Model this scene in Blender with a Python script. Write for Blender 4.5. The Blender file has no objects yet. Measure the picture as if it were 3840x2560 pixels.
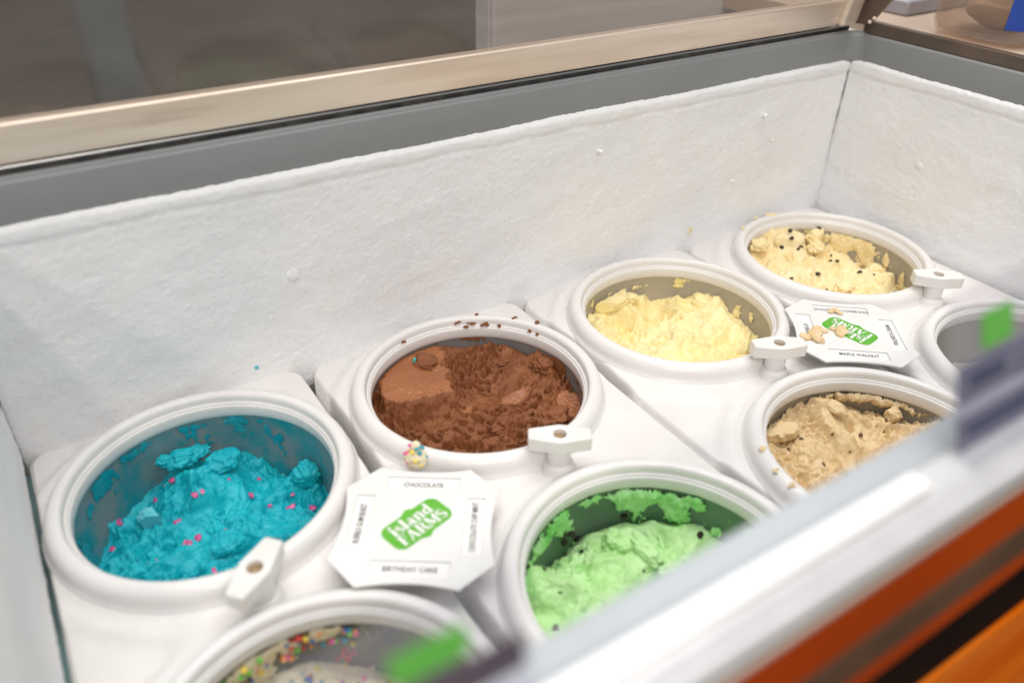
import bpy, bmesh, math, random
import numpy as np
from mathutils import Vector, Matrix, geometry
R = math.radians
S = 0.28                       # one tub spacing in metres; shapes below are written in tub spacings
scene = bpy.context.scene
COL = scene.collection

# ------------------------------------------------------------------ camera
cam_d = bpy.data.cameras.new("camera"); cam = bpy.data.objects.new("camera", cam_d); COL.objects.link(cam)
cam.location = (-0.2103*S, -2.0959*S, 1.8510*S)
cam.rotation_euler = (0.98122, -0.01448, -0.56607)
cam_d.sensor_width = 36; cam_d.lens = 3013.85/3840*36
cam_d.clip_start = 0.02; cam_d.clip_end = 60
cam_d.dof.use_dof = True; cam_d.dof.focus_distance = 3.32*S; cam_d.dof.aperture_fstop = 2.6
scene.camera = cam
scene.render.resolution_x = 1024; scene.render.resolution_y = 682
# ------------------------------------------------------------------ light
scene.view_settings.view_transform = 'Standard'; scene.view_settings.look = 'None'
scene.view_settings.exposure = 0.07; scene.view_settings.gamma = 1.0
w = bpy.data.worlds.new("World"); scene.world = w; w.use_nodes = True
w.node_tree.nodes["Background"].inputs[0].default_value = (0.93, 0.97, 1.0, 1)
w.node_tree.nodes["Background"].inputs[1].default_value = 0.32
def area(name, loc, target, size, power, col, shape='DISK'):
    d = bpy.data.lights.new(name, 'AREA'); d.shape = shape; d.size = size; d.energy = power; d.color = col
    o = bpy.data.objects.new(name, d); COL.objects.link(o); o.location = loc
    o.rotation_euler = (Vector(target)-Vector(loc)).to_track_quat('-Z', 'Y').to_euler()
    return o
for k, lx in enumerate((-1.5, -0.75, 0.05)):            # warm ceiling downlights behind the customer
    area("downlight", (lx, -2.08, 1.92), (0.4, -0.1, 0.0), 0.15, 11.0, (1.0, 0.90, 0.82))
area("ceiling_fill", (0.55, 0.15, 2.3), (0.5, 0.0, 0.0), 2.1, 64.0, (1.0, 0.985, 0.975), 'SQUARE')  # unseen broad fill lamp added for soft ambient light from above
try:
    scene.cycles.max_bounces = 8; scene.cycles.transparent_max_bounces = 12
except Exception: pass

# ------------------------------------------------------------------ materials
def lin(h):
    h = h.lstrip('#'); v = [int(h[i:i+2], 16)/255 for i in (0, 2, 4)]
    return tuple(x/12.92 if x <= .04045 else ((x+.055)/1.055)**2.4 for x in v)+(1,)
def mat(name, col, rough=.5, col2=None, nscale=20, ndetail=6, npos=(.4, .6), bump=None, sss=0, metal=0, spec=.5, coat=0, stretch=None, col3=None, n3=60, p3=(.5, .7), sssr=(.006, .004, .003), rough2=None):
    m = bpy.data.materials.new(name); m.use_nodes = True; nt = m.node_tree; N = nt.nodes; L = nt.links
    b = N["Principled BSDF"]
    if isinstance(col, str): col = lin(col)
    b.inputs["Base Color"].default_value = col; b.inputs["Roughness"].default_value = rough
    b.inputs["Metallic"].default_value = metal; b.inputs["Specular IOR Level"].default_value = spec
    b.inputs["Coat Weight"].default_value = coat
    if sss:
        b.inputs["Subsurface Weight"].default_value = sss; b.inputs["Subsurface Radius"].default_value = sssr
        b.inputs["Subsurface Scale"].default_value = 1.0
    tc = N.new("ShaderNodeTexCoord"); vec = tc.outputs["Object"]
    if stretch:
        mp = N.new("ShaderNodeMapping"); mp.inputs["Scale"].default_value = stretch; L.new(vec, mp.inputs[0]); vec = mp.outputs[0]
    def noise(sc, det, ro=.6):
        n = N.new("ShaderNodeTexNoise"); n.inputs["Scale"].default_value = sc; n.inputs["Detail"].default_value = det
        n.inputs["Roughness"].default_value = ro; L.new(vec, n.inputs["Vector"]); return n.outputs["Fac"]
    def ramp(f, a, c):
        r = N.new("ShaderNodeMapRange"); r.inputs[1].default_value = a; r.inputs[2].default_value = c; L.new(f, r.inputs[0]); return r.outputs[0]
    cur = None
    def mixc(fac, a, c2):
        x = N.new("ShaderNodeMix"); x.data_type = 'RGBA'; L.new(fac, x.inputs[0])
        if a is None: x.inputs[6].default_value = col
        else: L.new(a, x.inputs[6])
        x.inputs[7].default_value = lin(c2) if isinstance(c2, str) else c2
        return x.outputs[2]
    if col2 is not None:
        f = ramp(noise(nscale, ndetail), *npos); cur = mixc(f, None, col2)
        if rough2 is not None:
            rr = N.new("ShaderNodeMapRange"); rr.inputs[3].default_value = rough; rr.inputs[4].default_value = rough2; L.new(f, rr.inputs[0]); L.new(rr.outputs[0], b.inputs["Roughness"])
    if col3 is not None:
        cur = mixc(ramp(noise(n3, 4), *p3), cur, col3)
    if cur is not None: L.new(cur, b.inputs["Base Color"])
    if bump:
        prev = None
        for sc, st, dist in (bump if isinstance(bump, list) else [bump]):
            bn = N.new("ShaderNodeBump"); bn.inputs["Strength"].default_value = st; bn.inputs["Distance"].default_value = dist
            L.new(noise(sc, 5, .65), bn.inputs["Height"])
            if prev: L.new(prev, bn.inputs["Normal"])
            prev = bn.outputs[0]
        L.new(prev, b.inputs["Normal"])
    return m
M = {}
M['white'] = mat("white_plastic", (.755, .735, .72, 1), .36, (.72, .70, .68, 1), 9, bump=(35, .05, .001), spec=.28)
M['ring'] = mat("ring_plastic", (.765, .75, .735, 1), .18, (.735, .715, .70, 1), 14, spec=.42, rough2=.36, bump=(45, .03, .001))
M['knob'] = mat("knob_plastic", (.78, .775, .755, 1), .3, (.74, .73, .70, 1), 30, bump=(220, .05, .0005))
M['hole'] = mat("knob_hole_plastic", (.45, .33, .2, 1), .5)
M['frost'] = mat("frost", (.91, .915, .925, 1), .8, (.84, .86, .88, 1), 9, npos=(.35, .7), bump=[(1300, .5, .0012), (480, .6, .0018), (170, .25, .002)], col3=(.88, .87, .86, 1), n3=40, p3=(.52, .75), spec=.25)
M['liner'] = mat("dark_liner", (.22, .36, .36, 1), .4, (.16, .26, .26, 1), 12)
M['seam'] = mat("seam_dirt", (.50, .50, .46, 1), .8, (.68, .68, .65, 1), 60)
M['trim'] = mat("grey_trim_plastic", (.235, .245, .25, 1), .38, (.2, .21, .215, 1), 5, bump=(60, .06, .0008), stretch=(.3, 1, 1))
M['trimtop'] = mat("grey_rail_plastic", (.40, .43, .455, 1), .5, (.37, .395, .42, 1), 8, spec=.3)
M['gasket'] = mat("black_rubber", (.018, .017, .016, 1), .35, (.06, .055, .05, 1), 40)
M['chrome'] = mat("chrome_strip", (.42, .42, .42, 1), .35, metal=.8)
M['bronze'] = mat("brushed_warm_metal", (.84, .73, .63, 1), .40, (.72, .60, .50, 1), 6, metal=.55, stretch=(.6, 8, 8), bump=[(300, .06, .0004)], col3=(.45, .36, .3, 1), n3=3, p3=(.66, .8))
M['darkmetal'] = mat("dark_bronze_metal", (.10, .075, .058, 1), .3, (.15, .11, .085, 1), 9, metal=.3)
M['alu'] = mat("white_aluminium", (.62, .62, .625, 1), .35, (.57, .57, .575, 1), 30, bump=(90, .05, .0005), metal=.3)
M['strip'] = mat("white_price_strip", (.86, .86, .85, 1), .3, (.82, .82, .81, 1), 60, bump=(120, .05, .0005))
M['orange'] = mat("orange_panel", (.52, .07, .0, 1), .4, (.40, .048, .0, 1), 4, spec=.03)
M['orange2'] = mat("orange_wood_panel", (.92, .20, .003, 1), .45, (.78, .13, .0, 1), 7, spec=.03, stretch=(.5, 4, 4), col3=(.9, .27, .03, 1), n3=5)
M['stripe'] = mat("grey_brown_strip", (.15, .08, .045, 1), .5, (.11, .06, .035, 1), 20, spec=.1)
M['black'] = mat("black_recess", (.004, .003, .003, 1), .6, (.012, .005, .003, 1), 30, spec=.04)
M['floor'] = mat("brown_floor", (.27, .225, .19, 1), .5, (.19, .16, .14, 1), 1.2, col3=(.14, .125, .115, 1), n3=.6)
M['wall'] = mat("grey_wall", (.22, .19, .17, 1), .7, (.16, .14, .125, 1), .6)
M['pale'] = mat("pale_cabinet", (.80, .77, .79, 1), .45, (.68, .65, .67, 1), 3, stretch=(.3, 1, 12))
M['beige'] = mat("beige_counter", (.62, .50, .39, 1), .4, (.55, .43, .33, 1), 5)
M['lilac'] = mat("lilac_grey_tray", (.40, .39, .43, 1), .35, (.34, .33, .37, 1), 10)
M['blueprint'] = mat("blue_print", (.02, .075, .42, 1), .35, (.016, .06, .36, 1), 30)
M['paper'] = mat("white_paper", (.78, .77, .76, 1), .5, (.74, .73, .72, 1), 40)
M['wafer'] = mat("brown_wafer", (.50, .33, .22, 1), .7, (.60, .42, .29, 1), 40, bump=(150, .4, .002))
M['sign'] = mat("sign_board", (.76, .76, .745, 1), .42, (.73, .73, .715, 1), 20, bump=(300, .03, .0004))
M['label'] = mat("label_paper", (.83, .825, .815, 1), .45, (.80, .795, .785, 1), 60)
M['ink'] = mat("black_ink", (.012, .011, .012, 1), .5, (.03, .028, .03, 1), 200)
M['green'] = mat("green_print", (.10, .40, .025, 1), .4, (.12, .43, .035, 1), 60)
M['taggreen'] = mat("tag_green", (.13, .46, .07, 1), .4, (.11, .42, .06, 1), 30)
M['slate'] = mat("tag_slate", (.16, .165, .235, 1), .45, (.13, .135, .20, 1), 30)
M['slate2'] = mat("tag_plum", (.10, .08, .10, 1), .45, (.08, .065, .085, 1), 30)
M['tagwhite'] = mat("tag_white", (.60, .59, .61, 1), .4, (.57, .56, .58, 1), 30)
M['taglilac'] = mat("tag_lilac", (.36, .37, .46, 1), .4, (.33, .34, .43, 1), 30)
M['leg'] = mat("pale_blue_leg", (.20, .25, .28, 1), .5, (.16, .2, .23, 1), 5)
M['mat'] = mat("dark_leg_shadow", (.07, .075, .07, 1), .8, (.05, .055, .05, 1), 5)
def glass(name, tint, fac=.75, rough=.03, haze=None, hz=0.0):
    m = bpy.data.materials.new(name); m.use_nodes = True; nt = m.node_tree; N = nt.nodes; L = nt.links
    N.remove(N["Principled BSDF"]); out = N["Material Output"]
    t = N.new("ShaderNodeBsdfTransparent"); t.inputs[0].default_value = tint
    g = N.new("ShaderNodeBsdfGlossy"); g.inputs["Roughness"].default_value = rough
    f = N.new("ShaderNodeFresnel"); f.inputs[0].default_value = 1.45
    gm = N.new("ShaderNodeNewGeometry"); sb_ = N.new("ShaderNodeMath"); sb_.operation = 'SUBTRACT'; sb_.use_clamp = True
    L.new(f.outputs[0], sb_.inputs[0]); L.new(gm.outputs["Backfacing"], sb_.inputs[1])
    mx = N.new("ShaderNodeMixShader"); L.new(sb_.outputs[0], mx.inputs[0]); L.new(t.outputs[0], mx.inputs[1]); L.new(g.outputs[0], mx.inputs[2])
    last = mx.outputs[0]
    if hz:
        d = N.new("ShaderNodeBsdfDiffuse"); d.inputs[0].default_value = haze
        n = N.new("ShaderNodeTexNoise"); n.inputs["Scale"].default_value = 6; n.inputs["Detail"].default_value = 5
        r = N.new("ShaderNodeMapRange"); r.inputs[3].default_value = hz*.6; r.inputs[4].default_value = hz*1.4; L.new(n.outputs[0], r.inputs[0])
        m2 = N.new("ShaderNodeMixShader"); L.new(r.outputs[0], m2.inputs[0]); L.new(last, m2.inputs[1]); L.new(d.outputs[0], m2.inputs[2]); last = m2.outputs[0]
    L.new(last, out.inputs[0]); return m
M['lidglass'] = glass("smoky_lid_glass", (.90, .87, .84, 1), haze=(.30, .27, .245, 1), hz=.18)
M['acrylic'] = glass("clear_acrylic", (.95, .95, .965, 1), haze=(.62, .62, .68, 1), hz=.12)
M['cup'] = glass("amber_clear_plastic", (.93, .88, .84, 1), haze=(.60, .52, .46, 1), hz=.16)

# ------------------------------------------------------------------ mesh helpers
def mk(name, verts, faces, m, parent=None, loc=(0, 0, 0), rz=0, smooth=True, scale=True):
    me = bpy.data.meshes.new(name)
    v = np.asarray(verts, dtype=float)*(S if scale else 1)
    me.from_pydata(v.tolist(), [], [tuple(int(i) for i in f) for f in faces])
    if m: me.materials.append(M[m] if isinstance(m, str) else m)
    if smooth: me.polygons.foreach_set("use_smooth", [True]*len(me.polygons))
    me.update()
    o = bpy.data.objects.new(name, me); COL.objects.link(o)
    o.location = Vector(loc)*S; o.rotation_euler = (0, 0, rz)
    if parent: o.parent = parent
    return o
def tag(o, label=None, cat=None, group=None, kind=None):
    if label: o['label'] = label
    if cat: o['category'] = cat
    if group: o['group'] = group
    if kind: o['kind'] = kind
    return o
def thing(name, label, cat, loc=(0, 0, 0), rz=0, group=None):
    o = bpy.data.objects.new(name, None); COL.objects.link(o); o.empty_display_size = .02
    o.location = Vector(loc)*S; o.rotation_euler = (0, 0, rz)
    return tag(o, label, cat, group)
def dup(root, loc, rz=None):
    r = root.copy(); COL.objects.link(r); r.location = Vector(loc)*S
    if rz is not None: r.rotation_euler = (0, 0, rz)
    for ch in list(root.children):
        c = ch.copy(); COL.objects.link(c); c.parent = r
        for g in list(ch.children):
            d = g.copy(); COL.objects.link(d); d.parent = c
    return r
def bevel(o, w, seg=2, ang=35):
    b = o.modifiers.new("bevel", 'BEVEL'); b.width = w*S; b.segments = seg; b.limit_method = 'ANGLE'; b.angle_limit = R(ang)
    me = o.data
    try: me.set_sharp_from_angle(angle=R(ang))
    except Exception: pass
    return o
def box(name, lo, hi, m, parent=None, bv=.004, loc=(0, 0, 0), rz=0):
    (a, b, c), (d, e, f) = lo, hi
    v = [(a,b,c),(d,b,c),(d,e,c),(a,e,c),(a,b,f),(d,b,f),(d,e,f),(a,e,f)]
    fs = [(0,3,2,1),(4,5,6,7),(0,1,5,4),(1,2,6,5),(2,3,7,6),(3,0,4,7)]
    o = mk(name, v, fs, m, parent, loc, rz, smooth=False)
    if bv: bevel(o, bv)
    return o
def lathe(name, prof, m, parent=None, loc=(0, 0, 0), seg=96, cap=False):
    n = len(prof); v = []; f = []
    for k in range(seg):
        a = 2*math.pi*k/seg; c, s = math.cos(a), math.sin(a)
        v += [(r*c, r*s, z) for r, z in prof]
    for k in range(seg):
        q = (k+1) % seg
        f += [(k*n+i, q*n+i, q*n+i+1, k*n+i+1) for i in range(n-1)]
    if cap: f.append([k*n+n-1 for k in range(seg)])
    return mk(name, v, f, m, parent, loc)
def extrude_x(name, prof, x0, x1, m, parent=None, bv=0, smooth=False):
    """closed (y, z) outline swept along x"""
    n = len(prof); v = [(x0, y, z) for y, z in prof]+[(x1, y, z) for y, z in prof]
    f = [(i, (i+1) % n, n+(i+1) % n, n+i) for i in range(n)]+[tuple(range(n-1, -1, -1)), tuple(range(n, 2*n))]
    o = mk(name, v, f, m, parent, smooth=smooth)
    bm = bmesh.new(); bm.from_mesh(o.data); bmesh.ops.recalc_face_normals(bm, faces=bm.faces); bm.to_mesh(o.data); bm.free()
    if bv: bevel(o, bv, 3)
    return o
def inside(poly, x, y):
    c = False; n = len(poly)
    for i in range(n):
        x1, y1 = poly[i]; x2, y2 = poly[i-1]
        if (y1 > y) != (y2 > y) and x < (x2-x1)*(y-y1)/(y2-y1)+x1: c = not c
    return c
def tri_fill(outer, holes, extra=()):
    pts = [Vector(p) for p in outer]; ed = [(i, (i+1) % len(outer)) for i in range(len(outer))]
    for h in holes:
        b = len(pts); pts += [Vector(p) for p in h]; ed += [(b+i, b+(i+1) % len(h)) for i in range(len(h))]
    pts += [Vector(p) for p in extra]
    vs, es, fs, ov, oe, of = geometry.delaunay_2d_cdt(pts, ed, [], 0, 1e-6)
    keep = []
    for f in fs:
        x = sum(vs[i][0] for i in f)/3; y = sum(vs[i][1] for i in f)/3
        if inside(outer, x, y) and not any(inside(h, x, y) for h in holes): keep.append(tuple(f))
    return [(p[0], p[1]) for p in vs], keep
def plate(name, outer, holes, z0, z1, m, parent=None, bv=.003, loc=(0, 0, 0), rz=0):
    vs, fs = tri_fill(outer, holes); n = len(vs)
    v = [(x, y, z1) for x, y in vs]+[(x, y, z0) for x, y in vs]
    f = list(fs)+[tuple(n+i for i in reversed(t)) for t in fs]
    cnt = {}
    for t in fs:
        for a, b in ((t[0], t[1]), (t[1], t[2]), (t[2], t[0])): cnt[(a, b)] = 1
    for a, b in cnt:
        if (b, a) not in cnt: f.append((b, a, n+a, n+b))
    o = mk(name, v, f, m, parent, loc, rz, smooth=False)
    bm = bmesh.new(); bm.from_mesh(o.data); bmesh.ops.recalc_face_normals(bm, faces=bm.faces)
    bmesh.ops.dissolve_limit(bm, angle_limit=R(1), verts=bm.verts, edges=bm.edges); bm.to_mesh(o.data); bm.free()
    if bv: bevel(o, bv)
    return o
def circle(cx, cy, r, n): return [(cx+r*math.cos(2*math.pi*k/n), cy+r*math.sin(2*math.pi*k/n)) for k in range(n)]
def text(body, h, m, parent, loc, rz=0, sx=1.0, bold=0.0):
    cu = bpy.data.curves.new("lettering", 'FONT'); cu.body = body; cu.size = h*S*1.38; cu.align_x = 'CENTER'; cu.align_y = 'CENTER'
    cu.offset = bold*h*S; cu.resolution_u = 3
    t = bpy.data.objects.new("t", cu); COL.objects.link(t)
    me = bpy.data.meshes.new_from_object(t.evaluated_get(bpy.context.evaluated_depsgraph_get()))
    bpy.data.objects.remove(t); bpy.data.curves.remove(cu)
    me.materials.clear(); me.materials.append(M[m]); me.name = "lettering"
    for v in me.vertices: v.co.x *= sx
    o = bpy.data.objects.new("lettering", me); COL.objects.link(o); o.location = Vector(loc)*S; o.rotation_euler = (0, 0, rz); o.parent = parent
    return o

# ------------------------------------------------------------------ noise
def _h(ix, iy, seed):
    n = (ix.astype(np.int64)*374761393+iy.astype(np.int64)*668265263+seed*2147483647) & 0xffffffff
    n = ((n ^ (n >> 13))*1274126177) & 0xffffffff
    n = ((n ^ (n >> 16))*2246822519) & 0xffffffff
    return (n ^ (n >> 15)) & 0xffff
def perlin(x, y, seed=0):
    x = np.asarray(x, float)+100; y = np.asarray(y, float)+100
    xi = np.floor(x); yi = np.floor(y); xf = x-xi; yf = y-yi
    u = xf**3*(xf*(xf*6-15)+10); v = yf**3*(yf*(yf*6-15)+10)
    def g(a, b, dx, dy):
        t = _h(a, b, seed)/65536*2*np.pi; return np.cos(t)*dx+np.sin(t)*dy
    n00 = g(xi, yi, xf, yf); n10 = g(xi+1, yi, xf-1, yf); n01 = g(xi, yi+1, xf, yf-1); n11 = g(xi+1, yi+1, xf-1, yf-1)
    return 1.41*((n00*(1-u)+n10*u)*(1-v)+(n01*(1-u)+n11*u)*v)
def fbm(x, y, f, o, seed=0, gain=.5, ridge=False):
    s = 0; a = 1; t = 0
    for k in range(o):
        n = perlin(x*f, y*f, seed+k*17)
        if ridge: n = 1-2*np.abs(n)
        s = s+a*n; t += a; a *= gain; f *= 2.03
    return s/t
def sst(a, b, x):
    t = np.clip((x-a)/(b-a), 0, 1); return t*t*(3-2*t)
def noise3(P, f, o, seed=0):
    x, y, z = P[:, 0], P[:, 1], P[:, 2]
    return (fbm(x+.37*z, y-.21*z, f, o, seed)+fbm(y+.31*x, z, f, o, seed+5)+fbm(z-.27*y, x, f, o, seed+9))/1.7
_ico = {}
def ico(sub):
    if sub not in _ico:
        bm = bmesh.new(); bmesh.ops.create_icosphere(bm, subdivisions=sub, radius=1)
        bm.verts.ensure_lookup_table()
        _ico[sub] = (np.array([v.co[:] for v in bm.verts]), [tuple(v.index for v in f.verts) for f in bm.faces]); bm.free()
    return _ico[sub]
def lump(c, r, sub=3, seed=0, rough=.35, f=1.6, flat=None, facet=0):
    V, F = ico(sub); r3 = np.array(r if hasattr(r, '__len__') else (r, r, r))
    d = 1+rough*noise3(V+seed*3.7, f, 5, seed)
    P = V*d[:, None]
    if facet:
        rs = np.random.RandomState(seed)
        for k in range(facet):
            nrm = rs.normal(size=3); nrm /= np.linalg.norm(nrm); dd = P@nrm; ex = np.maximum(dd-.55, 0); P = P-ex[:, None]*nrm
    return P*r3+np.array(c), F
def join(parts):
    V = []; F = []; b = 0
    for v, f in parts:
        V.append(np.asarray(v)); F += [tuple(i+b for i in t) for t in f]; b += len(v)
    return np.vstack(V), F

# ------------------------------------------------------------------ the room behind
fl = box("floor", (-40, -20, -3.25), (45, 60, -3.2), 'floor', bv=0); tag(fl, kind='structure')
bw = box("wall", (-40, 34, -3.2), (45, 34.3, 8), 'wall', bv=0); tag(bw, kind='structure')
t = thing("back_cabinet", "pale grey cabinet seen through the right half of the lid glass", "cabinet", (2.12, 1.5, -3.2))
box("carcass", (-.15, .03, 0), (4.5, .16, 5.2), 'pale', t)
box("door", (-.14, 0, .1), (1.55, .028, 5.1), 'pale', t); box("door", (1.58, 0, .1), (4.45, .028, 5.1), 'pale', t)
t = thing("leg", "blurred pale blue post on the floor behind the lid glass", "leg", (1.75, 15, -3.2))  # upright block added in place of a leg reflected in the glass
box("base", (-1.3, -1.6, 0), (2.4, .5, .05), 'mat', t, bv=.01)  # dark slab painted in as the leg's shadow on the floor
box("shaft", (-.4, -.3, .05), (.5, .3, 7), 'leg', t, bv=.08)

# ------------------------------------------------------------------ the freezer
XL, XR, YB, YF = -.50, 3.51, .515, -1.575
fz = thing("ice_cream_freezer", "white frosted dipping freezer holding eight round ice cream tubs, orange front", "freezer", (0, 0, 0))
box("liner_floor", (XL-.1, YF-.1, -1.05), (XR+.1, YB+.1, -1.0), 'liner', fz, bv=0)
box("inner_wall", (XL-.16, YB+.014, -1.0), (XR+.16, YB+.10, .92), 'seam', fz, bv=0)
box("inner_wall", (XR+.014, YF-.02, -1.0), (XR+.10, YB+.012, .92), 'seam', fz, bv=0)
box("inner_wall", (XL-.10, YF-.02, -1.0), (XL-.016, YB+.012, .92), 'liner', fz, bv=0)
box("inner_wall", (XL-.16, YF-.06, -1.0), (XR+.16, YF-.022, .90), 'liner', fz, bv=0)
def frost(name, L, z0, z1, place, step, seed, gap=(.01, .01), edge=.012, zone=None):
    nu = int(L/step)+1; nv = int((z1-z0)/step)+1
    u = np.linspace(gap[0], L-gap[1], nu); v = np.linspace(0, 1, nv)
    U, V = np.meshgrid(u, v, indexing='ij')
    top = z1+.012*fbm(U, U*0, 1.5, 3, seed+1)+.008*fbm(U, U*0, 22, 4, seed+2, .65)
    bot = z0+.02*fbm(U, U*0, 3, 3, seed+3)
    Z = bot+(top-bot)*V
    U2 = U+(.006*fbm(Z, U*0, 20, 4, seed+4)+.005*fbm(Z, U*0, 60, 3, seed+7, .7))*np.where((U < L*.02) | (U > L*.98), 1, 0)
    # thickness of the frost: thick rolled lip along the top, sunken dirty line below it, swept streaks lower down
    q = Z-.22*U if abs(L-4) < .2 else Z+.1*U
    d = .006*fbm(U*.55, q*3.4, 1.2, 3, seed, .5)+.004*fbm(U, Z, 3, 3, seed+21)+.0022*fbm(U, Z, 16, 3, seed+11)+.0036*fbm(U, Z, 58, 3, seed+12, .75)
    d = d+.0045*sst(.70, .76, Z)*sst(z1+.01, z1-.03, Z)*(1+.9*fbm(U, Z, 5, 3, seed+6))-.004*np.exp(-((Z-.735-.02*fbm(U, U*0, 2.5, 4, seed+8))/.010)**2)
    e = np.minimum(U-gap[0], L-gap[1]-U); d = d+.012-(.004+.009*sst(.1, .7, Z))*np.exp(-(e/.010)**2)
    d = d-.03*np.exp(-((top-Z)/.010)**2)-.012*np.exp(-((Z-bot)/.02)**2)
    P = np.array([place(a, c, b) for a, b, c in zip(U2.ravel(), Z.ravel(), d.ravel())])
    idx = np.arange(nu*nv).reshape(nu, nv)
    F = np.stack([idx[:-1, :-1], idx[1:, :-1], idx[1:, 1:], idx[:-1, 1:]], -1).reshape(-1, 4)
    o = mk(name, P, F, 'frost', fz); return o
box("gap_brightener_strip", (XL-.014, YF, -.10), (XL+.03, YB-.03, -.085), 'liner', fz, bv=0)  # added teal strip, set shallow so the deep gap reads as lit
frost("frost", XR-XL, -.10, .803, lambda u, d, z: (XL+u, YB-d, z), .0082, 3, gap=(.012, .0015))
frost("frost", YB-YF, -.10, .808, lambda u, d, z: (XR-d, YB-u, z), .0082, 31, gap=(.002, .01))
frost("frost", YB-YF, -.03, .805, lambda u, d, z: (XL+d, YF+u, z), .010, 57, gap=(.01, .014))
frost("frost", XR-XL, -.10, .805, lambda u, d, z: (XR-u, YF+d, z), .03, 77)
# screw heads on the frost; glossy beads and bumps under them mimic lamp glints
for x, z, r in ((.514, .402, .028), (2.91, .607, .02), (1.901, .616, .012), (2.66, .30, .012), (2.78, .29, .012)):
    V, F = lump((x, YB-.010, z), (r, .007, r), 3, int(x*50), .25)
    mk("frosted_screw", V, F, 'frost', fz)
V, F = lump((XR-.010, -.015, .407), (.007, .026, .026), 3, 9, .25); mk("frosted_screw", V, F, 'frost', fz)
M['ice'] = mat("glint_bead_gloss", (.9, .92, .93, 1), .04, (.88, .9, .92, 1), 30, spec=1, coat=1)
for x, z, r in ((2.91, .61, .010), (1.901, .618, .009), (3.0, .47, .004), (2.2, .55, .003)):
    V, F = lump((x, YB-.028, z), (r, .012, r*1.1), 3, int(x*70), .05); mk("glint_bead", V, F, 'ice', fz)
# grey trim: a rounded-corner band round the opening
def band(name, off0, off1, z0, z1, rad, m, seg=10, prof=None):
    def loop(o, z):
        x0, x1, y0, y1 = XL-o, XR+o, YF-o, YB+o; r = max(rad+o, .001); out = []
        for cx, cy, a0 in ((x1-r, y1-r, 0), (x0+r, y1-r, 90), (x0+r, y0+r, 180), (x1-r, y0+r, 270)):
            for k in range(seg+1):
                a = R(a0+90*k/seg); out.append((cx+r*math.cos(a), cy+r*math.sin(a), z))
        return out
    P = prof or [(off0, z0), (off0, z1), (off1, z1), (off1, z0)]
    v = []; n = None
    for o, z in P:
        lp = loop(o, z); n = len(lp); v += lp
    k = len(P); f = []
    for j in range(k-1 if prof else k):
        a = j*n; b = ((j+1) % k)*n
        f += [(a+i, a+(i+1) % n, b+(i+1) % n, b+i) for i in range(n)]
    o = mk(name, v, f, m, fz); bm = bmesh.new(); bm.from_mesh(o.data); bmesh.ops.recalc_face_normals(bm, faces=bm.faces); bm.to_mesh(o.data); bm.free()
    if not prof: bevel(o, .003, 2)
    return o
band("trim_band", 0, 0, 0, 0, .07, 'trim', prof=[(.03, .78), (.004, .785), (.0, .80), (.0, .915), (.003, .923), (.010, .927), (.016, .926), (.02, .931), (.026, .935), (.034, .934), (.05, .925), (.05, .78), (.03, .78)])
# back rail: gasket, chrome line, lid
extrude_x("gasket", [(YB+.036, .930), (YB+.036, .951), (YB+.06, .956), (YB+.10, .956), (YB+.10, .930)], XL-.2, XR-.02, 'gasket', fz, .003)
extrude_x("chrome_strip", [(YB+.030, .952), (YB+.028, .956), (YB+.030, .960), (YB+.05, .961), (YB+.05, .957)], XL-.2, XR-.05, 'chrome', fz)
def lean(y, z): return y-(z-.96)*.17
lid = extrude_x("lid", [(YB+.04, .964), (YB+.022, .968), (lean(YB+.022, 1.083), 1.083), (lean(YB+.028, 1.089), 1.089), (lean(YB+.08, 1.089), 1.089), (YB+.10, .964)], XL-.4, XR-.15, 'bronze', fz, .004)
extrude_x("lid_glass", [(lean(YB+.045, 1.09), 1.09), (lean(YB+.045, 2.6), 2.6), (lean(YB+.06, 2.6), 2.6), (lean(YB+.06, 1.09), 1.09)], XL-.4, XR-.10, 'lidglass', lid)
extrude_x("lid_frame", [(lean(YB+.03, 2.6), 2.605), (lean(YB+.03, 2.6), 2.75), (lean(YB+.08, 2.6), 2.75), (lean(YB+.08, 2.6), 2.605)], XL-.4, XR-.10, 'bronze', lid, .004)
g = extrude_x("side_frame", [(YB+.02, .966), (lean(YB+.02, 2.7), 2.7), (lean(YB-.5, 2.7), 2.7), (YB-.20, 1.18), (YB-.06, .972)], XR-.012, XR+.012, 'darkmetal', lid, .004)
extrude_x("corner_post", [(YB+.05, .962), (YB-.01, .966), (lean(YB-.012, 1.3), 1.3), (lean(YB-.012, 2.7), 2.7), (lean(YB+.05, 2.7), 2.7)], XR-.15, XR-.03, 'bronze', lid, .02)
for zz in (.99, 1.01):
    V, F = lump((XR-.02, YB-.07-(zz-.99), zz), (.012, .012, .010), 2, 4, .1); mk("hinge_screw", V, F, 'bronze', lid)
# right-hand side: dark metal edge, then the counter
extr = box("side_edge", (XR+.012, YF, .925), (XR+.055, YB-.02, .985), 'darkmetal', fz, bv=.006)
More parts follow.
